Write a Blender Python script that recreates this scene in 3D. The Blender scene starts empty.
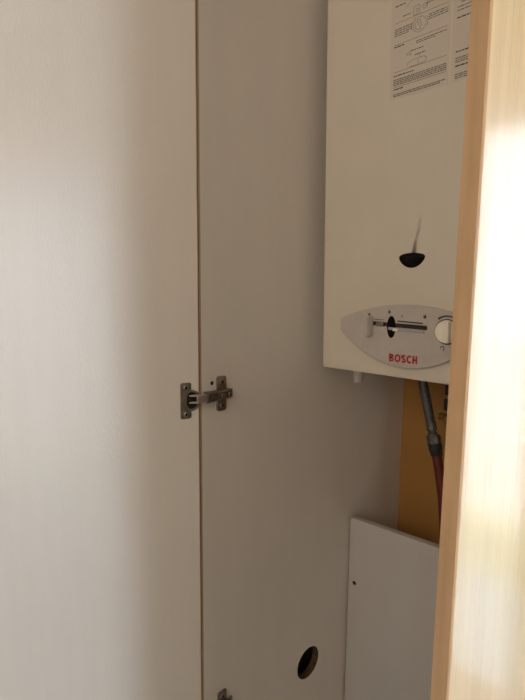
import bpy, bmesh, math, random
from mathutils import Matrix, Vector
random.seed(4)
S = bpy.context.scene
SKY, FILL, SUN = 16, 13, 370
COL = S.collection
PI = math.pi

# ------------------------------------------------------------------ materials
def mat(name, col, rough=.5, metal=0, spec=.5, coat=0):
    m = bpy.data.materials.new(name); m.use_nodes = True
    b = m.node_tree.nodes['Principled BSDF']
    b.inputs['Base Color'].default_value = (*col, 1)
    b.inputs['Roughness'].default_value = rough
    b.inputs['Metallic'].default_value = metal
    b.inputs['Specular IOR Level'].default_value = spec
    b.inputs['Coat Weight'].default_value = coat; b.inputs['Coat Roughness'].default_value = .1
    return m

def grain(m, c1, c2, scale, lo=.35, hi=.65, bump=0, detail=4, bscale=None, rough=None):
    """noise mottling between two colours, optional bump; object coordinates"""
    nt = m.node_tree; N = nt.nodes; L = nt.links; b = N['Principled BSDF']
    tc = N.new('ShaderNodeTexCoord'); mp = N.new('ShaderNodeMapping')
    mp.inputs['Scale'].default_value = scale
    L.new(tc.outputs['Object'], mp.inputs['Vector'])
    n = N.new('ShaderNodeTexNoise'); n.inputs['Scale'].default_value = 1; n.inputs['Detail'].default_value = detail
    L.new(mp.outputs['Vector'], n.inputs['Vector'])
    r = N.new('ShaderNodeValToRGB')
    r.color_ramp.elements[0].position = lo; r.color_ramp.elements[0].color = (*c1, 1)
    r.color_ramp.elements[1].position = hi; r.color_ramp.elements[1].color = (*c2, 1)
    L.new(n.outputs['Fac'], r.inputs['Fac']); L.new(r.outputs['Color'], b.inputs['Base Color'])
    if rough:
        mr = N.new('ShaderNodeMapRange')
        mr.inputs['To Min'].default_value, mr.inputs['To Max'].default_value = rough
        L.new(n.outputs['Fac'], mr.inputs['Value']); L.new(mr.outputs['Result'], b.inputs['Roughness'])
    if bump:
        src = n
        if bscale:
            mp2 = N.new('ShaderNodeMapping'); mp2.inputs['Scale'].default_value = bscale
            L.new(tc.outputs['Object'], mp2.inputs['Vector'])
            src = N.new('ShaderNodeTexNoise'); src.inputs['Scale'].default_value = 1; src.inputs['Detail'].default_value = 3
            L.new(mp2.outputs['Vector'], src.inputs['Vector'])
        bp = N.new('ShaderNodeBump'); bp.inputs['Strength'].default_value = bump; bp.inputs['Distance'].default_value = .0006
        L.new(src.outputs['Fac'], bp.inputs['Height']); L.new(bp.outputs['Normal'], b.inputs['Normal'])
    return m

MELA = (.80, .76, .715)
m_mel = grain(mat('white_melamine', MELA, .275, spec=1), (.795, .755, .705), (.81, .77, .72), (60, 60, 6), bump=.46, bscale=(560, 560, 120))
m_pan = grain(mat('panel_melamine', MELA, .5), (.75, .71, .66), (.77, .73, .68), (20, 20, 4), bump=.08, bscale=(500, 500, 120))
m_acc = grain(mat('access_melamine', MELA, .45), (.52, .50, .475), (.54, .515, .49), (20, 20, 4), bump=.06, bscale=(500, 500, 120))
m_maple = grain(mat('maple_foil', (.85, .62, .33), .2, spec=1, coat=1), (.76, .60, .37), (.84, .675, .43), (260, 260, 3.5), bump=.26, bscale=(1800, 1800, 14), rough=(.2, .28))
m_edge = grain(mat('maple_edging', (.6, .36, .18), .45), (.51, .32, .16), (.61, .395, .21), (90, 90, 14), bump=.05)
m_edge_old = mat('brown_edging', (.42, .31, .24), .6)
m_chip = grain(mat('chipboard', (.2, .1, .04), .9), (.05, .024, .011), (.15, .08, .036), (300, 300, 300), bump=.6)
m_ochre = grain(mat('ochre_board', (.5, .29, .09), .6), (.42, .215, .055), (.46, .24, .065), (6, 6, 9), .3, .7)
m_boil = grain(mat('cream_enamel', (.8, .72, .58), .32), (.63, .575, .485), (.65, .595, .505), (9, 9, 9), bump=.02, bscale=(250, 250, 250))
m_grey = grain(mat('grey_plastic', (.6, .56, .52), .45), (.47, .425, .385), (.51, .465, .425), (60, 60, 60), bump=.05, bscale=(900, 900, 900))
m_cream = mat('cream_plastic', (.82, .77, .66), .4)
m_ltgrey = mat('light_grey_plastic', (.38, .36, .335), .4)
m_black = mat('black_gloss', (.004, .004, .005), .08, spec=.12)
m_dark = mat('dark_recess', (.012, .011, .011), .5)
m_ink = mat('black_ink', (.045, .04, .04), .7)
m_inkl = mat('grey_ink', (.10, .09, .085), .7)
m_red = mat('red_ink', (.42, .012, .028), .5)
m_label = mat('label_film', (.60, .54, .465), .5)
m_soot = mat('soot', (.05, .045, .04), .9)
m_nickel = grain(mat('nickel', (.36, .33, .30), .3, 1), (.30, .275, .25), (.42, .39, .36), (120, 120, 120), bump=.05)
m_hole = mat('screw_recess', (.03, .026, .024), .5, .6)
m_steel = grain(mat('steel_fitting', (.3, .29, .28), .35, .9), (.2, .19, .185), (.36, .35, .34), (90, 90, 90), bump=.1)
m_dsteel = grain(mat('tarnished_fitting', (.15, .14, .13), .4, .8), (.11, .105, .10), (.24, .23, .22), (110, 110, 110), bump=.1)
m_rubber = mat('red_rubber', (.12, .011, .009), .5)
m_blackp = mat('black_plastic', (.02, .02, .02), .45)
m_brass = mat('brass', (.55, .36, .12), .35, .9)
m_alu = mat('collar_alloy', (.5, .46, .42), .4, .8)
# braided steel: crossing wave bands
m_braid = mat('steel_braid', (.3, .3, .3), .35, .7)
nt = m_braid.node_tree; b = nt.nodes['Principled BSDF']
tc = nt.nodes.new('ShaderNodeTexCoord'); w = nt.nodes.new('ShaderNodeTexVoronoi'); w.inputs['Scale'].default_value = 800
rr = nt.nodes.new('ShaderNodeValToRGB'); rr.color_ramp.elements[0].color = (.33, .34, .35, 1); rr.color_ramp.elements[1].color = (.06, .06, .065, 1)
rr.color_ramp.elements[1].position = .7
nt.links.new(tc.outputs['Object'], w.inputs['Vector']); nt.links.new(w.outputs['Distance'], rr.inputs['Fac']); nt.links.new(rr.outputs['Color'], b.inputs['Base Color'])
m_wall = grain(mat('warm_plaster', (.7, .6, .48), .9), (.55, .49, .41), (.58, .52, .44), (8, 8, 8))
m_ceil = mat('ceiling_paint', (.82, .79, .74), .9)
m_floor = grain(mat('pale_tile_floor', (.5, .5, .5), .25), (.50, .55, .60), (.58, .63, .68), (5, 5, 5))
m_fill_blind = grain(mat('fill_blind_cloth', (.8, .7, .55), .9), (.80, .70, .55), (.84, .74, .6), (3, 3, 3))
m_frame = mat('window_frame_white', (.8, .8, .8), .4)
m_pave = grain(mat('pale_paving', (.6, .6, .58), .9), (.66, .66, .65), (.74, .74, .73), (4, 4, 4))
m_terr = grain(mat('blue_grey_slabs', (.25, .3, .36), .7), (.30, .44, .52), (.36, .50, .58), (4, 4, 4))
m_grass = grain(mat('lawn', (.2, .3, .08), .9), (.27, .34, .20), (.34, .40, .25), (30, 30, 30))
m_glass = bpy.data.materials.new('window_glass'); m_glass.use_nodes = True
nt = m_glass.node_tree; nt.nodes.clear()
o_ = nt.nodes.new('ShaderNodeOutputMaterial'); mx = nt.nodes.new('ShaderNodeMixShader'); tr = nt.nodes.new('ShaderNodeBsdfTransparent')
gl = nt.nodes.new('ShaderNodeBsdfGlossy'); gl.inputs['Roughness'].default_value = .02; mx.inputs[0].default_value = .06
nt.links.new(tr.outputs[0], mx.inputs[1]); nt.links.new(gl.outputs[0], mx.inputs[2]); nt.links.new(mx.outputs[0], o_.inputs[0])

# ------------------------------------------------------------------ mesh helpers
def obj(name, bm, m, parent=None, loc=(0, 0, 0), rot=(0, 0, 0), smooth=False, kind=None):
    me = bpy.data.meshes.new(name)
    bmesh.ops.recalc_face_normals(bm, faces=bm.faces)
    bm.to_mesh(me); bm.free()
    for x in (m if isinstance(m, (list, tuple)) else [m]): me.materials.append(x)
    if smooth:
        for p in me.polygons: p.use_smooth = True
        try: me.set_sharp_from_angle(angle=math.radians(38))
        except Exception: pass
    o = bpy.data.objects.new(name, me); COL.objects.link(o)
    o.location = loc; o.rotation_euler = rot
    if parent: o.parent = parent
    if kind: o['kind'] = kind
    return o

def empty(name, loc=(0, 0, 0), rot=(0, 0, 0), parent=None):
    o = bpy.data.objects.new(name, None); COL.objects.link(o); o.empty_display_size = .05
    o.location = loc; o.rotation_euler = rot
    if parent: o.parent = parent
    return o

def tag(o, label, cat=None, group=None):
    o['label'] = label
    if cat: o['category'] = cat
    if group: o['group'] = group
    return o

def box(bm, x0, x1, y0, y1, z0, z1, bev=0, seg=2):
    t = bmesh.new()
    bmesh.ops.create_cube(t, size=1)
    for v in t.verts:
        v.co = Vector((x0 + (v.co.x + .5) * (x1 - x0), y0 + (v.co.y + .5) * (y1 - y0), z0 + (v.co.z + .5) * (z1 - z0)))
    if bev: bmesh.ops.bevel(t, geom=t.edges[:], offset=bev, segments=seg, affect='EDGES', profile=.5)
    me = bpy.data.meshes.new('t'); t.to_mesh(me); t.free(); bm.from_mesh(me); bpy.data.meshes.remove(me)
    return bm

def prism(bm, pts, d0, d1, axis='y', bev=0, seg=2):
    """outline pts (2-D) extruded along an axis from d0 to d1, front rim (d0) bevelled"""
    t = bmesh.new()
    def P(a, c, d):
        return {'y': (a, d, c), 'x': (d, a, c), 'z': (a, c, d)}[axis]
    v = [t.verts.new(P(a, c, d1)) for a, c in pts]
    f = t.faces.new(v)
    r = bmesh.ops.extrude_face_region(t, geom=[f])
    nv = [e for e in r['geom'] if isinstance(e, bmesh.types.BMVert)]
    for q in nv:
        q.co['xyz'.index(axis)] = d0
    if bev:
        top = [e for e in r['geom'] if isinstance(e, bmesh.types.BMEdge)]
        bmesh.ops.bevel(t, geom=top, offset=bev, segments=seg, affect='EDGES', profile=.5)
    me = bpy.data.meshes.new('t'); t.to_mesh(me); t.free(); bm.from_mesh(me); bpy.data.meshes.remove(me)
    return bm

def lathe(bm, prof, M=Matrix(), n=24):
    """prof: (radius, height) pairs around z, then transformed by M"""
    rings = []
    for r, h in prof:
        if r < 1e-6: rings.append([bm.verts.new(M @ Vector((0, 0, h)))])
        else: rings.append([bm.verts.new(M @ Vector((r * math.cos(2 * PI * i / n), r * math.sin(2 * PI * i / n), h))) for i in range(n)])
    for a, c in zip(rings, rings[1:]):
        for i in range(n):
            j = (i + 1) % n
            if len(a) == 1 and len(c) == 1: continue
            if len(a) == 1: bm.faces.new((a[0], c[i], c[j]))
            elif len(c) == 1: bm.faces.new((a[i], c[0], a[j]))
            else: bm.faces.new((a[i], c[i], c[j], a[j]))
    return bm

def tube(bm, path, rad, n=14):
    path = [Vector(p) for p in path]
    rings = []
    for k, p in enumerate(path):
        d = (path[min(k + 1, len(path) - 1)] - path[max(k - 1, 0)]).normalized()
        a = d.orthogonal().normalized() if k == 0 else (rings_a - d * rings_a.dot(d)).normalized()
        rings_a = a; c = d.cross(a)
        r = rad[k] if isinstance(rad, (list, tuple)) else rad
        rings.append([bm.verts.new(p + (a * math.cos(2 * PI * i / n) + c * math.sin(2 * PI * i / n)) * r) for i in range(n)])
    for a, c in zip(rings, rings[1:]):
        for i in range(n): bm.faces.new((a[i], c[i], c[(i + 1) % n], a[(i + 1) % n]))
    bm.faces.new(rings[0]); bm.faces.new(rings[-1][::-1])
    return bm

def spline(pts, n=8):
    pts = [Vector(p) for p in pts]; out = []
    q = [pts[0] * 2 - pts[1]] + pts + [pts[-1] * 2 - pts[-2]]
    for i in range(1, len(q) - 2):
        for k in range(n):
            t = k / n; a, b_, c, d = q[i - 1:i + 3]
            out.append(.5 * ((2 * b_) + (c - a) * t + (2 * a - 5 * b_ + 4 * c - d) * t * t + (3 * b_ - a - 3 * c + d) * t ** 3))
    return out + [pts[-1]]

def holed(outer, holes, depth, bev=.0004):
    """board outline with round holes, extruded by `depth` about 0; local x,y plane, returns a bmesh"""
    cu = bpy.data.curves.new('t', 'CURVE'); cu.dimensions = '2D'; cu.fill_mode = 'BOTH'; cu.extrude = depth / 2 - bev; cu.bevel_depth = bev; cu.offset = -bev
    for ring in [outer] + [[(cx + r * math.cos(2 * PI * i / 48), cy + r * math.sin(2 * PI * i / 48)) for i in range(48)] for cx, cy, r in holes]:
        sp = cu.splines.new('POLY'); sp.points.add(len(ring) - 1); sp.use_cyclic_u = True
        for p, (x, y) in zip(sp.points, ring): p.co = (x, y, 0, 1)
    o = bpy.data.objects.new('t', cu); COL.objects.link(o)
    me = bpy.data.meshes.new_from_object(o.evaluated_get(bpy.context.evaluated_depsgraph_get()))
    bm = bmesh.new(); bm.from_mesh(me)
    bpy.data.objects.remove(o); bpy.data.curves.remove(cu); bpy.data.meshes.remove(me)
    bmesh.ops.remove_doubles(bm, verts=bm.verts, dist=1e-5)
    return bm

def rrect(x0, x1, y0, y1, r, n=5):
    out = []
    for cx, cy, a in ((x1 - r, y1 - r, 0), (x0 + r, y1 - r, PI / 2), (x0 + r, y0 + r, PI), (x1 - r, y0 + r, 1.5 * PI)):
        for i in range(n + 1):
            t = a + PI / 2 * i / n; out.append((cx + r * math.cos(t), cy + r * math.sin(t)))
    return out

def line_bar(bm, x0, z0, x1, z1, h, y):
    """thin printed stroke on a plane facing -y"""
    d = Vector((x1 - x0, z1 - z0)); n = Vector((-d.y, d.x)).normalized() * h / 2
    vs = [bm.verts.new((x0 + s * n.x, y, z0 + s * n.y)) for s in (-1, 1)] + [bm.verts.new((x1 + s * n.x, y, z1 + s * n.y)) for s in (1, -1)]
    f = bm.faces.new((vs[0], vs[3], vs[2], vs[1]))

def stroke(bm, pts, w, dep):
    """flat heavy pen stroke with mitred joints in the x,z plane, front at -dep"""
    P2 = [Vector(p) for p in pts]; L, R = [], []
    for i, p in enumerate(P2):
        d0 = (p - P2[i - 1]).normalized() if i else (P2[1] - p).normalized()
        d1 = (P2[i + 1] - p).normalized() if i < len(P2) - 1 else d0
        n0, n1 = Vector((-d0.y, d0.x)), Vector((-d1.y, d1.x)); m = (n0 + n1).normalized()
        k = w / 2 / max(.5, m.dot(n0)); L.append(p + m * k); R.append(p - m * k)
    for i in range(len(P2) - 1):
        q = [L[i], L[i + 1], R[i + 1], R[i]]
        bm.faces.new([bm.verts.new((c.x, -dep, c.y)) for c in q])

def heavy_letters(bm, width, height, dep=.0002):
    """the five heavy capitals of the maker's name, drawn as strokes; unit height 1"""
    w = .245; e = w / 2
    def arc_(cx, cz, rx, rz, a0, a1, n=14): return [(cx + rx * math.cos(math.radians(a0 + (a1 - a0) * i / n)), cz + rz * math.sin(math.radians(a0 + (a1 - a0) * i / n))) for i in range(n + 1)]
    L = []
    x = 0                                                                                   # B
    L += [[(x + e, 0), (x + e, 1)], [(x + e, 1 - e), (x + .42, 1 - e)] + arc_(x + .42, .755 - .0, .17, .245 - e, 88, -88) + [(x + e, .51)],
          [(x + e, .51), (x + .42, .51)] + arc_(x + .43, .255 + .03, .2, .285 - e, 88, -88) + [(x + e, e)]]
    x = .84                                                                                 # O
    L += [arc_(x + .45, .5, .45 - e, .5 - e + .01, 0, 360, 28)]
    x = 1.84                                                                                # S
    L += [arc_(x + .36, .735, .25, .265 - e + .01, 25, 255, 12) + arc_(x + .36, .275, .26, .275 - e + .01, 80, -155, 12)]
    x = 2.64                                                                                # C
    L += [arc_(x + .45, .5, .45 - e, .5 - e + .01, 48, 312, 22)]
    x = 3.50                                                                                # H
    L += [[(x + e, 0), (x + e, 1)], [(x + .73 - e, 0), (x + .73 - e, 1)], [(x + e, .5), (x + .73 - e, .5)]]
    for i, st in enumerate(L): stroke(bm, st, .18 if i in (1, 2) else w, dep)
    for v in bm.verts: v.co = Vector(((v.co.x / 4.23 - .5) * width, v.co.y, (v.co.z - .5) * height))
    return bm

# ------------------------------------------------------------------ room shell
def struct(name, bm, m): return obj(name, bm, m, kind='structure')
XR, YF0 = 1.4, -1.3                     # right wall and the wall behind the photographer
struct('floor', box(bmesh.new(), -.84, XR + .1, YF0 - .1, 1.16, -.06, 0), m_floor)
struct('ceiling', box(bmesh.new(), -.84, XR + .1, YF0 - .1, 1.16, 2.5, 2.56), m_ceil)
struct('wall_left', box(bmesh.new(), -.84, -.76, YF0, 1.16, 0, 2.5), m_wall)
struct('light_block_1', box(bmesh.new(), -.76, -.6175, .46, .478, 0, 2.5), m_mel)  # unseen filler added to block light, so the cavity behind the hole stays dark
struct('wall_back', box(bmesh.new(), -.76, XR, 1.06, 1.16, 0, 2.5), m_wall)
def win_frame(name, axis, at, a0, a1, z0, z1):
    bm, pn = bmesh.new(), bmesh.new()
    def bx(m, p0, p1, q0, q1, r0, r1): box(m, p0, p1, q0, q1, r0, r1) if axis == 'x' else box(m, q0, q1, p0, p1, r0, r1)
    for r in ((a0, a0 + .035, z0, z1), (a1 - .035, a1, z0, z1), (a0, a1, z0, z0 + .05), (a0, a1, z1 - .05, z1)): bx(bm, at - .025, at + .025, *r)
    w = struct(name, bm, m_frame)
    bx(pn, at - .003, at + .003, a0 + .03, a1 - .03, z0 + .045, z1 - .045)
    obj('window_pane', pn, m_glass, w, kind='structure')
WY0, WY1, WZ0, WZ1 = -.445, -.172, .01, 1.98       # narrow glazed door at the right
VX0, VX1, VZ0, VZ1 = -.65, 1.3, 1.6, 2.4        # unseen window behind the photographer, added for the warm fill
bm = bmesh.new()
box(bm, XR, XR + .1, YF0, WY0, 0, 2.5); box(bm, XR, XR + .1, WY1, 1.06, 0, 2.5)
box(bm, XR, XR + .1, WY0, WY1, WZ1, 2.5); box(bm, XR, XR + .1, WY0, WY1, 0, WZ0)
struct('wall_right', bm, m_wall)
bm = bmesh.new()
box(bm, -.76, VX0, YF0 - .1, YF0, 0, 2.5); box(bm, VX1, XR, YF0 - .1, YF0, 0, 2.5)
box(bm, VX0, VX1, YF0 - .1, YF0, VZ1, 2.5); box(bm, VX0, VX1, YF0 - .1, YF0, 0, VZ0)
struct('wall_front', bm, m_wall)
win_frame('window_1', 'x', XR + .07, WY0, WY1, WZ0, WZ1)
win_frame('fill_window_2', 'y', YF0 - .07, VX0, VX1, VZ0, VZ1)  # unseen window added to carry the ambient fill
struct('ground_paving', box(bmesh.new(), XR + .1, 14, -9, 7, -.12, -.06), m_pave)
struct('ground_terrace', box(bmesh.new(), XR + .1, 2.3, -6, 4, -.06, -.03), m_terr)
struct('lawn', box(bmesh.new(), 2.3, 3.0, -6, 4, -.06, -.02), m_grass)
# unseen cream blind, added to close the window behind the fill light
bm = bmesh.new(); box(bm, VX0 + .005, VX1 - .005, YF0 - .03, YF0 - .028, VZ0 + .02, VZ1)
lathe(bm, [(0, 0), (.022, 0), (.022, VX1 - VX0 - .01), (0, VX1 - VX0 - .01)], Matrix.Translation((VX0 + .005, YF0 - .03, VZ1 - .025)) @ Matrix.Rotation(PI / 2, 4, 'Y'), 16)
struct('fill_window_blind', bm, m_fill_blind)

# ------------------------------------------------------------------ cabinet
FX = -.6          # inner face of the left side panel
FY = .4525        # front edge of the carcass
BY = 1.038        # back panel face
RX = .178         # inner face of the right side panel
T = .016
cab = tag(empty('cabinet', (-.21, .45, 0)), 'tall built-in cupboard with white inside, ochre back and maple edged doors standing open', 'cabinet')
CO = Vector((-.21, .45, 0))
def cpart(name, bm, m, **k):
    o = obj(name, bm, m, cab, **k); o.location = -CO; return o

# left side panel with cable hole and row hole; board drawn in (y, z)
bm = holed([(FY, .08), (BY, .08), (BY, 2.34), (FY, 2.34)], [(.7155, .6865, .0325), (.4725, 1.2953, .0032)], T)
for v in bm.verts: v.co = Vector((FX - T / 2 - v.co.z, v.co.x, v.co.y))
bm.normal_update(); bm.faces.ensure_lookup_table()
for f in bm.faces:
    c = f.calc_center_median()
    if math.hypot(c.y - .7155, c.z - .6865) < .0335 and abs(f.normal.x) < .4: f.material_index = 1
    if math.hypot(c.y - .4725, c.z - 1.2953) < .004 and abs(f.normal.x) < .4: f.material_index = 1
sp = cpart('side_panel', bm, [m_pan, m_chip])
cpart('edge_band', box(bmesh.new(), FX - .004, FX, .4499, FY, .08, 2.34), m_edge_old)
cpart('side_panel', box(bmesh.new(), RX, RX + T, FY, BY, .08, 2.34), m_pan)
cpart('back_panel', box(bmesh.new(), FX - T, RX + T, BY, BY + .006, .08, 2.34), m_ochre)['label'] = 'ochre back panel'
cpart('top_panel', box(bmesh.new(), FX, RX, FY, BY, 2.324, 2.34), m_pan)
cpart('bottom_panel', box(bmesh.new(), FX, RX, FY, BY, .08, .096), m_pan)
cpart('plinth', box(bmesh.new(), FX - T, RX + T, FY + .04, FY + .056, 0, .08), m_mel)

DW = .375
OPEN = math.radians(17)          # left door has swung this far past square
def door(left):
    """origin at the hinge corner of the outer face; local y runs inwards"""
    s = 1 if left else -1
    x0, x1 = (0, DW) if left else (-DW, 0)
    d = obj('door', box(bmesh.new(), x0 + .001, x1 - .001, .0006, T, .09, 2.33, .0003, 1), m_mel, cab)
    obj('front_veneer', box(bmesh.new(), x0 + .001, x1 - .001, 0, .0006, .09, 2.33), m_maple, d)
    obj('edge_band', box(bmesh.new(), x0, x0 + .001, 0, T, .09, 2.33), m_edge, d)
    obj('edge_band', box(bmesh.new(), x1 - .001, x1, 0, T, .09, 2.33), m_edge, d)
    return d
dl = door(True); dl.location = Vector((FX - T * math.cos(OPEN), .4524, 0)) - CO; dl.rotation_euler = (0, 0, -PI / 2 - OPEN)
dl['label'] = 'left door swung wide open showing its white inner face'
DW = .366
dr = door(False); dr.location = Vector((.1759, .4402, 0)) - CO; dr.rotation_euler = (0, 0, math.radians(46.3))
dr['label'] = 'right door half open with shiny maple front and maple edge'

# hinge: drawn in (y, z) with x standing off the white faces; origin at the gap line
def hinge(zc):
    h = empty('hinge', Vector((FX, .449, zc)) - CO, parent=cab)
    h['label'] = 'nickel plated concealed hinge'
    # x = out of the face, y along depth, z up
    sw = (0, T * math.sin(OPEN) * -1 + .0078, -.0035)      # hinge corner of the swung door
    fl = bmesh.new()
    prism(fl, rrect(-.0335, -.0165, -.0275, .0275, .003), .0022, 0, 'x', .0006)
    obj('cup_flange', fl, m_nickel, h, loc=sw, rot=(0, 0, -OPEN), smooth=True)
    b_ = bmesh.new()
    out = []
    for i in range(25):
        t = -PI / 2 + PI * i / 24
        out.append((-.0175 + .0155 * math.cos(t), .0165 * math.sin(t)))
    inn = [(-.0175 + .0118 * math.cos(-PI / 2 + PI * i / 24), .0126 * math.sin(-PI / 2 + PI * i / 24)) for i in range(25)][::-1]
    prism(b_, out + inn, .0028, 0, 'x', .0004)
    obj('cup_rim', b_, m_nickel, h, loc=sw, rot=(0, 0, -OPEN), smooth=True)
    c_ = bmesh.new(); prism(c_, [(-.0175 + .0118 * math.cos(2 * PI * i / 28) * (1 if math.cos(2 * PI * i / 28) > 0 else .55), .0126 * math.sin(2 * PI * i / 28)) for i in range(28)], .0026, .0, 'x')
    obj('cup', c_, m_hole, h, loc=sw, rot=(0, 0, -OPEN))
    # link that comes out of the cup, bridging to the arm
    l_ = bmesh.new()
    for z0, z1 in ((-.0062, -.0042), (.0042, .0062)):
        prism(l_, [(-.020, .001), (-.012, .0105), (-.002, .014), (.012, .014), (.012, .009), (-.004, .007), (-.014, .001)], z0, z1, 'z')
    for v in l_.verts: v.co = Vector((v.co.y, v.co.x, v.co.z))
    box(l_, .009, .013, -.013, .006, -.0055, .0055, .001)
    obj('link', l_, m_alu, h)
    # arm: folded channel, open towards the panel
    a_ = bmesh.new()
    sec = [(.0035, -.0078), (.0145, -.0078), (.0165, -.0058), (.0165, .0058), (.0145, .0078), (.0035, .0078), (.0035, .0062), (.0138, .0062), (.0148, .005), (.0148, -.005), (.0138, -.0062), (.0035, -.0062)]
    t = bmesh.new()
    v = [t.verts.new((x, .004, z)) for x, z in sec]; f = t.faces.new(v)
    r = bmesh.ops.extrude_face_region(t, geom=[f]); bmesh.ops.translate(t, vec=(0, .0505, 0), verts=[e for e in r['geom'] if isinstance(e, bmesh.types.BMVert)])
    for q in t.verts:
        k = (q.co.y - .004) / .0505
        if q.co.x > .006: q.co.x -= .0045 * k
        q.co.z *= 1 - .12 * k
    me = bpy.data.meshes.new('t'); t.to_mesh(me); t.free(); a_.from_mesh(me); bpy.data.meshes.remove(me)
    obj('arm', a_, m_dsteel, h)
    # mounting plate: cross shape with raised saddle
    p_ = bmesh.new()
    prism(p_, rrect(.0315, .0500, -.0275, .0275, .004), .0028, 0, 'x', .0008)
    box(p_, 0, .0036, .018, .062, -.0055, .0055, .0008)
    obj('mounting_plate', p_, m_nickel, h, smooth=True)
    rx = Matrix.Rotation(PI / 2, 4, 'Y')
    for y, z, x, r in ((-.025, .0205, .002, .0036), (-.025, -.0205, .002, .0036), (.041, .0185, .0026, .0044), (.041, -.0185, .0026, .0044), (.034, 0, .0138, .0034), (.0488, 0, .0125, .0034)):
        s_ = bmesh.new()
        lathe(s_, [(r, 0), (r, .0012), (r * .8, .0019), (r * .55, .0019), (r * .5, .0008), (0, .0008)], Matrix.Translation((x, y, z)) @ rx, 18)
        sc = obj('screw', s_, m_nickel, h, smooth=True, **(dict(loc=sw, rot=(0, 0, -OPEN)) if y < 0 else {}))
        s2 = bmesh.new(); box(s2, x + .0009, x + .0013, y - r * .42, y + r * .42, z - r * .42, z + r * .42)
        for v in s2.verts: pass
        s2_o = s2; me = None
        # dark cross recess belongs to the screw's own mesh
        tmp = bpy.data.meshes.new('t'); s2.to_mesh(tmp); s2.free()
        bb = bmesh.new(); bb.from_mesh(sc.data); n0 = len(bb.faces); bb.from_mesh(tmp); bb.faces.ensure_lookup_table()
        for i in range(n0, len(bb.faces)): bb.faces[i].material_index = 1
        bb.to_mesh(sc.data); bb.free(); bpy.data.meshes.remove(tmp); sc.data.materials.append(m_hole)
    return h
hinge(1.2770)
hinge(.735)['label'] = 'lower nickel hinge at the bottom of the photo'

# ------------------------------------------------------------------ access board in front of the pipes
AX, AY, YAW = -.5965, .8385, math.radians(4.5)
ac = tag(empty('access_board', (AX, AY, .097), (0, 0, YAW)), 'loose white board standing upright below the boiler, hiding the pipes', 'board')
outl = [(0, 0), (.64, 0), (.64, .8665), (.006, .8605)]
outl += [(.0025, .8595), (0.0005, .8565), (0, .853)]
bm = holed(outl, [(.0148, .717, .0042)], .016, .0012)
for v in bm.verts: v.co = Vector((v.co.x, .008 + v.co.z, v.co.y))
bm.normal_update()
for f in bm.faces:
    c = f.calc_center_median()
    if math.hypot(c.x - .0148, c.z - .717) < .0048 and abs(f.normal.y) < .6: f.material_index = 1
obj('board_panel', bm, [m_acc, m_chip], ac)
bm = bmesh.new(); lathe(bm, [(.0040, 0), (.0040, .001), (0, .001)], Matrix.Translation((.0148, .0125, .717)) @ Matrix.Rotation(PI / 2, 4, 'X'), 18)
obj('screw', bm, m_alu, ac)

# ------------------------------------------------------------------ boiler
BW, BH, BD = .336, .76, .25
bo = tag(empty('boiler', (-.4074, .70, 1.3018), (0, -.0145, 0)), 'white wall-hung gas water heater with grey slider panel, hanging in the cupboard', 'boiler')
bo.scale = (.972, .972, .972)
bm = bmesh.new()
t = bmesh.new(); prism(t, [(x, y) for x, y in [
    (-BW / 2, BD), (-BW / 2, .005)] + [(-BW / 2 + .005 - .005 * math.cos(a), .005 - .005 * math.sin(a)) for a in [PI / 2 * i / 6 for i in range(1, 7)]] +
    [(BW / 2 - .005 + .005 * math.sin(a), .005 - .005 * math.cos(a)) for a in [PI / 2 * i / 6 for i in range(0, 7)]] + [(BW / 2, BD)]], BH, 0, 'z')
me = bpy.data.meshes.new('t'); t.to_mesh(me); t.free(); bm.from_mesh(me); bpy.data.meshes.remove(me)
edges = [e for e in bm.edges if all(abs(v.co.z) < 1e-5 for v in e.verts) or all(abs(v.co.z - BH) < 1e-5 for v in e.verts)]
bmesh.ops.bevel(bm, geom=edges, offset=.002, segments=2, affect='EDGES')
obj('casing', bm, m_boil, bo, smooth=True)
obj('wall_bracket', box(bmesh.new(), -.12, .12, BD, .346, .55, .65), m_steel, bo)
# underside grey peg
bm = bmesh.new(); lathe(bm, [(0, .004), (.0088, .004), (.0088, -.0190), (.0078, -.0205), (.006, -.0205), (.005, -.012), (0, -.012)], Matrix.Translation((-.0950, .0125, 0)), 24)
obj('peg', bm, m_ltgrey, bo, smooth=True)
bm = bmesh.new(); lathe(bm, [(0, .004), (.0088, .004), (.0088, -.0190), (.0078, -.0205), (.006, -.0205), (.005, -.012), (0, -.012)], Matrix.Translation((.0905, .0125, 0)), 24)
obj('peg', bm, m_ltgrey, bo, smooth=True)

# inspection eye: black glossy lens, flat top and round belly, with soot above
bm = bmesh.new()
EX, EZ, EWx, Etop, Ebot = .0088, .1920, .0222, .0068, .0165
ring = []
for i in range(40):
    a = 2 * PI * i / 40; c, s = math.cos(a), math.sin(a)
    ring.append((EX + EWx * math.copysign(abs(c) ** 1.0, c), EZ + (Etop * abs(s) ** .8 if s > 0 else -Ebot * abs(s) ** 1.35)))
prev = None; cx, cz = EX, EZ - .003
for k, (sc_, d) in enumerate(((1.0, .0), (1.0, -.0008), (.95, -.0022), (.8, -.0030), (.5, -.0036), (.22, -.0038))):
    cur = [bm.verts.new((cx + (x - cx) * sc_, d, cz + (z - cz) * sc_)) for x, z in ring]
    if prev:
        for i in range(40): bm.faces.new((prev[i], prev[(i + 1) % 40], cur[(i + 1) % 40], cur[i]))
    prev = cur
bm.faces.new(prev)
obj('sight_glass', bm, m_black, bo, smooth=True)['label'] = 'black flame viewing window'
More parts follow.
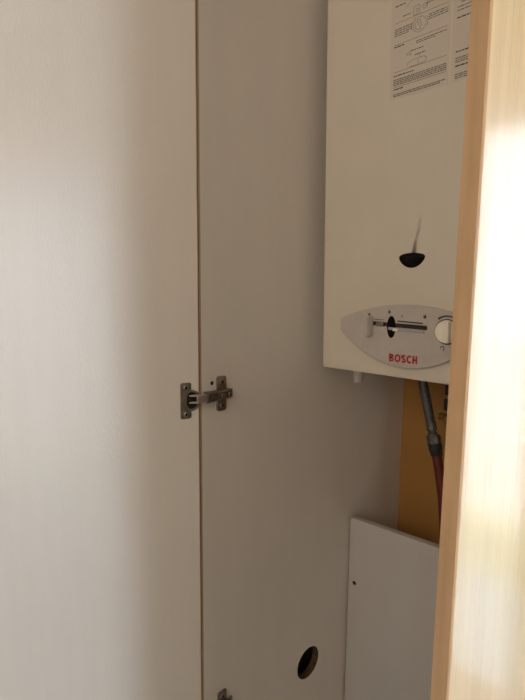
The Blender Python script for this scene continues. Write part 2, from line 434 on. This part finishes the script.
# soot streak: noise-broken alpha on a thin film
m_streak = bpy.data.materials.new('soot_streak'); m_streak.use_nodes = True
nt = m_streak.node_tree; b = nt.nodes['Principled BSDF']; b.inputs['Base Color'].default_value = (.05, .042, .036, 1); b.inputs['Roughness'].default_value = .9
at_ = nt.nodes.new('ShaderNodeAttribute'); at_.attribute_name = 'soot_amount'; nt.links.new(at_.outputs['Fac'], b.inputs['Alpha'])
bm = bmesh.new(); lay = bm.verts.layers.float.new('soot_amount')
rows = [(.195, .0120, .0030, .85), (.201, .0122, .0027, .75), (.208, .0128, .0022, .6), (.215, .0138, .0019, .5), (.221, .0152, .0015, .2), (.225, .0170, .0017, .36), (.231, .0185, .0018, .4), (.238, .0198, .0015, .2), (.246, .0205, .0015, .22), (.256, .0210, .0012, .0)]
pr = None
for z, x, wd, al in rows:
    cur = []
    for u in (-2.2, -1, -.4, .4, 1, 2.2):
        v = bm.verts.new((x + u * wd, -.0003, z)); v[lay] = al * max(0, (1 - (abs(u) / 2.2)) ** 1.2); cur.append(v)
    if pr:
        for i in range(5): bm.faces.new((pr[i], pr[i + 1], cur[i + 1], cur[i]))
    pr = cur
obj('soot_streak', bm, m_streak, bo)

# control panel: eye-shaped grey plate
PX, PZ = .0045, .0818
pts = []
for i in range(33):
    x = -.1255 + .251 * i / 32; pts.append((x, .0368 - 1.72 * x * x))
for i in range(33):
    x = .1255 - .251 * i / 32; pts.append((x, -.0642 + 3.46 * x * x))
bm = bmesh.new(); prism(bm, [(PX + x, PZ + z) for x, z in pts], -.0085, .0, 'y', .0014, 3)
cp = obj('control_panel', bm, m_grey, bo, smooth=True); cp['label'] = 'grey eye-shaped control panel'
YF = -.0086
def on(x, z): return PX + x, PZ + z
# sliding selector: long black slot, recess disc, rail, grip
bm = bmesh.new(); prism(bm, rrect(-.060, .0435, .0002, .0068, .0018), YF - .0003, -.003, 'y')
for v in bm.verts: v.co.z += PZ - .0 - .03 * (v.co.x); 
obj('selector_slot', bm, m_dark, cp)
bm = bmesh.new(); prism(bm, [on(-.0232 + .0078 * math.cos(2 * PI * i / 36), .0005 + .0178 * math.sin(2 * PI * i / 36)) for i in range(36)], YF - .0005, -.003, 'y')
obj('selector_recess', bm, m_black, cp)
bm = bmesh.new()
box(bm, -.046, -.032, YF - .0035, YF - .0002, PZ + .0006, PZ + .0072, .0008)
obj('selector_rail', bm, m_steel, cp, smooth=True)
bm = bmesh.new()
box(bm, -.0235, .039, YF - .002, YF - .0001, PZ - .0048, PZ - .0004, .0006)
for v in bm.verts: v.co.z -= .03 * v.co.x
obj('selector_rail', bm, m_ltgrey, cp, smooth=True)
bm = bmesh.new(); box(bm, -.0145, -.0055, YF - .0036, YF, PZ - .0056, PZ - .0012, .0008)
obj('selector_pointer', bm, m_cream, cp, smooth=True)
bm = bmesh.new()
gp = [(-.0675, YF), (-.0655, YF - .0105), (-.0635, YF - .0125), (-.0575, YF - .0125), (-.0550, YF - .0105), (-.0525, YF)]
t = [bm.verts.new((x, y, PZ - .0165)) for x, y in gp]; f = bm.faces.new(t)
r = bmesh.ops.extrude_face_region(bm, geom=[f]); bmesh.ops.translate(bm, vec=(0, 0, .033), verts=[e for e in r['geom'] if isinstance(e, bmesh.types.BMVert)])
bmesh.ops.bevel(bm, geom=bm.edges[:], offset=.0012, segments=2, affect='EDGES')
obj('selector_grip', bm, m_grey, cp, smooth=True)
# rotary temperature knob
KX, KZ = .0705, -.0015
ry = Matrix.Rotation(PI / 2, 4, 'X')
bm = bmesh.new(); lathe(bm, [(.0190, 0), (.0190, .0008), (.0176, .0010), (.0176, 0)], Matrix.Translation((PX + KX, YF, PZ + KZ)) @ ry, 40)
obj('knob_ring', bm, m_dark, cp, smooth=True)
bm = bmesh.new(); lathe(bm, [(.0174, 0), (.0170, .004), (.0160, .005), (0, .005)], Matrix.Translation((PX + KX, YF, PZ + KZ)) @ ry, 40)
kn = obj('temperature_knob', bm, m_cream, cp, smooth=True)
bm = bmesh.new(); box(bm, PX + KX + .001, PX + KX + .009, YF - .015, YF - .0045, PZ + KZ - .0155, PZ + KZ + .0155, .0016)
obj('knob_grip', bm, m_cream, kn, smooth=True)
# printing on the panel
bm = heavy_letters(bmesh.new(), .0500, .0128)
obj('lettering', bm, m_red, cp, loc=(.0042, YF - .0002, .0329))['label'] = 'red brand lettering'
Y2 = YF - .0003
def mark(name, fn):
    bm = bmesh.new(); fn(bm); return obj(name, bm, m_ink, cp)
def disc(bm, x, z, r):
    bm.faces.new([bm.verts.new((PX + x + r * math.cos(2 * PI * i / 14), Y2, PZ + z + r * math.sin(2 * PI * i / 14))) for i in range(14)][::-1])
def flame(bm, fx, fz, s):
    fl = [(0, -.003), (.0022, -.0018), (.0022, .0002), (.0008, .0036), (-.0004, .0012), (-.0018, .0014), (-.0022, -.0014)]
    bm.faces.new([bm.verts.new((PX + fx + a * s, Y2, PZ + fz + c * s)) for a, c in fl][::-1])
def bars(bm, pts, w0, w1):
    n = len(pts) - 1
    for i in range(n): line_bar(bm, PX + pts[i][0], PZ + pts[i][1], PX + pts[i + 1][0], PZ + pts[i + 1][1], w0 + (w1 - w0) * i / n, Y2)
def ring(cx, cz, r, a0, a1, n): return [(cx + r * math.cos(math.radians(a0 + (a1 - a0) * i / n)), cz + r * math.sin(math.radians(a0 + (a1 - a0) * i / n))) for i in range(n + 1)]
mark('off_mark', lambda b: disc(b, -.0655, .0195, .0022))
mark('dash_mark', lambda b: bars(b, [(-.073, .0125), (-.069, .0125)], .0014, .0014))
mark('flame_mark', lambda b: flame(b, -.0275, .0248, 1))
mark('flame_mark', lambda b: flame(b, .0345, .0195, 1.15))
mark('tick_mark', lambda b: bars(b, [(-.0043, .0165), (-.0043, .0205)], .0015, .0015))
mark('scale_line', lambda b: bars(b, [(-.056, .0118), (-.036, .0112)], .0010, .0010))
mark('scale_line', lambda b: bars(b, [(-.0125, .0105), (.0315, .0090)], .0022, .0016))
mark('turn_arc', lambda b: bars(b, ring(KX, KZ, .0232, 128, 48, 14), .0030, .0016))
mark('turn_hook', lambda b: bars(b, ring(.0645, -.026, .0026, 200, 0, 9) + [(.0666, -.0305)], .0014, .0014))

# instruction labels: films with printed lines and sketches; u, v from the lower left corner
TX = .0032
LW, LH, LZ = .0950, .205, .4335
def label(x0, wd, rows, rules, extra):
    bm = bmesh.new(); prism(bm, rrect(x0, x0 + wd, LZ, LZ + LH, .002, 3), -.0004, 0, 'y')
    la = obj('instruction_label', bm, m_label, bo)
    def words(bm, u0, u1, v, hgt):
        x = u0 + TX
        u1 += TX
        while x < u1 - .0008:
            wl = min(random.uniform(.0022, .0068), u1 - x)
            line_bar(bm, x0 + x, LZ + v, x0 + x + wl, LZ + v, hgt, -.00055); x += wl + .0009
    for blk in rows:                                   # one paragraph or heading each
        bm = bmesh.new(); bold = False
        for u0, u1, v, hgt, bold in blk: words(bm, u0, u1, v, hgt)
        obj('heading_print' if bold else 'paragraph_print', bm, m_ink if bold else m_inkl, la)
    for u0, u1, v in rules:
        bm = bmesh.new(); line_bar(bm, x0 + u0 + TX, LZ + v, x0 + u1 + TX, LZ + v, .0006, -.00055); obj('ruled_line', bm, m_inkl, la)
    for grp in extra:
        bm = bmesh.new()
        for seg in grp:
            for (a, c), (d, e) in zip(seg, seg[1:]): line_bar(bm, x0 + a + TX, LZ + c, x0 + d + TX, LZ + e, .0006, -.00055)
        obj('drawing_print', bm, m_inkl, la)
def arc(cx, cz, r, a0, a1, n=12): return [(cx + r * math.cos(math.radians(a0 + (a1 - a0) * i / n)), cz + r * math.sin(math.radians(a0 + (a1 - a0) * i / n))) for i in range(n + 1)]
h = .0013
rows = []
def para(u0, u1, v, n, last=None, st=.0026):
    rows.append([(u0, (last if (last and i == n - 1) else u1), v - i * st, h, False) for i in range(n)])
para(.003, .0885, .0078, 2, .080)
rows.append([(.003, .0215, .0150, .0017, True)])
para(.003, .0885, .0290, 4)
rows.append([(.003, .0370, .0345, .0017, True)])
rows += [[(.031, .052, .0635, .0013, True)], [(.038, .056, .0560, .0013, True)]]
rows.append([(.003, .0215, .0765, .0017, True)])
para(.040, .0885, .0745, 2, .070)
para(.003, .032, .1015, 4, .028, .0030)
para(.0585, .0885, .1045, 3, None, .0030)
rows += [[(.016, .031, .117, h, False)], [(.0545, .075, .1215, .0012, False)], [(.003, .020, .1345, .0016, True)], [(.034, .052, .1405, .0012, True)]]
para(.003, .0885, .165, 3); rows.append([(.003, .04, .175, .0018, True)]); para(.003, .0885, .192, 4)
ex = [[arc(.0445, .0965, .0105, 0, 360, 20), arc(.0445, .0965, .0072, 100, 300), arc(.0445, .0965, .0132, 120, 200, 6), arc(.0445, .0965, .0132, -30, 40, 6),
      [(.041, .102), (.046, .090)], [(.044, .104), (.049, .092)]], [
      [(.034, .112), (.034, .124), (.044, .124), (.044, .112), (.034, .112)], arc(.052, .119, .0035, 0, 360, 10), arc(.040, .1175, .0022, 0, 360, 8), [(.056, .140), (.056, .118), (.052, .119)],
      [(.022, .128), (.030, .134), (.044, .136)]], [[(.026, .0425), (.026, .047), (.036, .050), (.054, .050), (.058, .0455), (.054, .042), (.044, .041)], [(.030, .041), (.044, .041), (.044, .048)],
      [(.024, .060), (.029, .0635), (.032, .058), (.024, .060)], [(.046, .0505), (.046, .056)]]]
label(-.0385 - .0006, LW, rows, [(.003, .0885, .0180), (.003, .0885, .0400), (.003, .0885, .0795), (.003, .0885, .1105)], ex)
rows = []
para(.003, .060, .0095, 3); rows.append([(.003, .028, .0205, .0019, True)]); para(.003, .060, .0310, 3); rows.append([(.003, .03, .0395, .0017, True)])
rows.append([(.003, .040, .084, .0018, True)]); para(.003, .055, .098, 2, None, .0045); rows += [[(.008, .05, .1035, .0012, False)], [(.003, .05, .112, .0018, True)]]
para(.003, .06, .13, 4)
label(-.0385 + LW + .0035, .066, rows, [], [[arc(.032, .066, .010, 100, 260), [(.030, .076), (.040, .076)], [(.030, .056), (.044, .056)]]])

# ------------------------------------------------------------------ pipes below the boiler
ho = tag(empty('flexible_hose', (-.49, .92, 1.25)), 'braided steel hose with nuts running into a red rubber hose below boiler', 'hose')
HO = Vector((-.49, .92, 1.25))
def hpart(name, bm, m, par=ho, **k): return obj(name, bm, m, par, loc=-HO if par is ho else (0, 0, 0), **k)
p0, p1 = Vector((-.5000, .92, 1.2995)), Vector((-.4680, .92, 1.1690))
path = spline([p0, Vector((-.4935, .92, 1.266)), Vector((-.4805, .92, 1.216)), p1], 6)
hpart('braided_sleeve', tube(bmesh.new(), path, .0094), m_braid, smooth=True)
dirv = (p1 - path[-4]).normalized()
Rm = Matrix.Translation(p1) @ dirv.to_track_quat('Z', 'Y').to_matrix().to_4x4()
bm = bmesh.new(); lathe(bm, [(0, -.006), (.0104, -.006), (.0104, .008), (.0075, .010), (.0072, .014), (.0098, .0155), (.0098, .0195), (0, .0195)], Rm, 22)
hpart('ferrule', bm, m_dsteel, smooth=True)
bm = bmesh.new(); lathe(bm, [(0, .0190), (.0125, .0190), (.0140, .0215), (.0140, .034), (.0125, .0365), (0, .0365)], Rm, 6)
hpart('hex_nut', bm, m_dsteel)
bm = bmesh.new(); lathe(bm, [(0, .036), (.0135, .036), (.0135, .048), (.0118, .050), (.0118, .058), (.0105, .060), (0, .060)], Rm, 22)
hpart('clamp', bm, m_blackp, smooth=True)
q0 = p1 + dirv * .056
path = spline([q0, Vector((-.4395, .9190, 1.055)), Vector((-.4300, .918, .995)), Vector((-.4200, .915, .90)), Vector((-.405, .915, .70)), Vector((-.40, .915, .40)), Vector((-.40, .915, .107))], 7)
hpart('rubber_hose', tube(bmesh.new(), path, .0098), m_rubber, smooth=True)['label'] = 'red rubber hose'

va = tag(empty('water_valve', (-.4420, .945, 1.24)), 'dark pipe with brass valve fitting, mostly behind the maple door edge', 'valve')
def lz(name, prof, m, n=22): 
    bm = bmesh.new(); lathe(bm, prof, Matrix(), n); return obj(name, bm, m, va, smooth=n > 8)
lz('pipe', [(0, .061), (.0065, .061), (.0065, -.10), (0, -.10)], m_steel)
lz('collar', [(0, .0105), (.0115, .0105), (.0125, .008), (.0125, -.006), (.0110, -.008), (0, -.008)], m_blackp)
lz('union_nut', [(0, -.018), (.0135, -.018), (.0150, -.021), (.0150, -.036), (.0130, -.039), (0, -.039)], m_blackp, 6)
bm = bmesh.new(); lathe(bm, [(0, -.039), (.0105, -.039), (.0105, -.046), (.0150, -.050), (.0150, -.060), (.0120, -.066), (0, -.066)], Matrix(), 22)
lathe(bm, [(0, .010), (.005, .010), (.005, .016), (.007, .018), (.007, .022), (0, .022)], Matrix.Translation((0, 0, -.055)) @ Matrix.Rotation(-PI / 2, 4, 'Y'), 16)
obj('valve_body', bm, m_brass, va, smooth=True)
lz('pipe', [(0, -.066), (.0065, -.066), (.0065, -1.1425), (0, -1.1425)], m_steel)

# ------------------------------------------------------------------ camera
cd = bpy.data.cameras.new('camera'); cam = bpy.data.objects.new('camera', cd); COL.objects.link(cam)
A, P, RO = math.radians(46), math.radians(7.7), math.radians(.48)
fh = Vector((-math.sin(A), math.cos(A), 0)); r = Vector((math.cos(A), math.sin(A), 0)); z = Vector((0, 0, 1))
f = fh * math.cos(P) - z * math.sin(P); u = z * math.cos(P) + fh * math.sin(P)
r2 = r * math.cos(RO) + u * math.sin(RO); u2 = u * math.cos(RO) - r * math.sin(RO)
M = Matrix((r2, u2, -f)).transposed().to_4x4(); M.translation = (0, 0, 1.45)
cam.matrix_world = M
cd.sensor_fit = 'HORIZONTAL'; cd.sensor_width = 36; cd.lens = 36 * 505 / 525; cd.clip_start = .01
S.camera = cam

# ------------------------------------------------------------------ light
def area(name, loc, rot, sx, sy, power, col, portal=False):
    l = bpy.data.lights.new(name, 'AREA'); l.shape = 'RECTANGLE'; l.size = sx; l.size_y = sy; l.energy = power; l.color = col
    o = bpy.data.objects.new(name, l); COL.objects.link(o); o.location = loc; o.rotation_euler = rot
    if portal: l.cycles.is_portal = True
    return o
area('daylight_portal', (XR + .11, (WY0 + WY1) / 2, (WZ0 + WZ1) / 2), (0, PI / 2, 0), WZ1 - WZ0, WY1 - WY0, 1, (1, 1, 1), True)
# warm ambient fill, added in front of the closed blind behind the photographer
area('warm_fill', ((VX0 + VX1) / 2, YF0 - .005, (VZ0 + VZ1) / 2), (PI / 2, 0, 0), VX1 - VX0 - .07, VZ1 - VZ0 - .1, FILL, (1, .84, .68))
sl = bpy.data.lights.new('sun', 'SUN'); sl.energy = SUN; sl.angle = .01; sl.color = (1, .97, .92)
so = bpy.data.objects.new('sun', sl); COL.objects.link(so); so.location = (-3, 3, 8); so.rotation_euler = Vector((.45, -.25, -.86)).to_track_quat('-Z', 'Y').to_euler()
wd = bpy.data.worlds.new('sky'); S.world = wd; wd.use_nodes = True
bg = wd.node_tree.nodes['Background']; bg.inputs['Color'].default_value = (.78, .88, 1, 1); bg.inputs['Strength'].default_value = SKY

vs = S.view_settings; S.display_settings.display_device = 'sRGB'
vs.view_transform = 'Standard'; vs.look = 'None'; vs.exposure = 0; vs.gamma = 1; vs.use_curve_mapping = False
S.cycles.use_denoising = True
S.cycles.max_bounces = 10; S.cycles.diffuse_bounces = 6
S.cycles.sample_clamp_indirect = 6
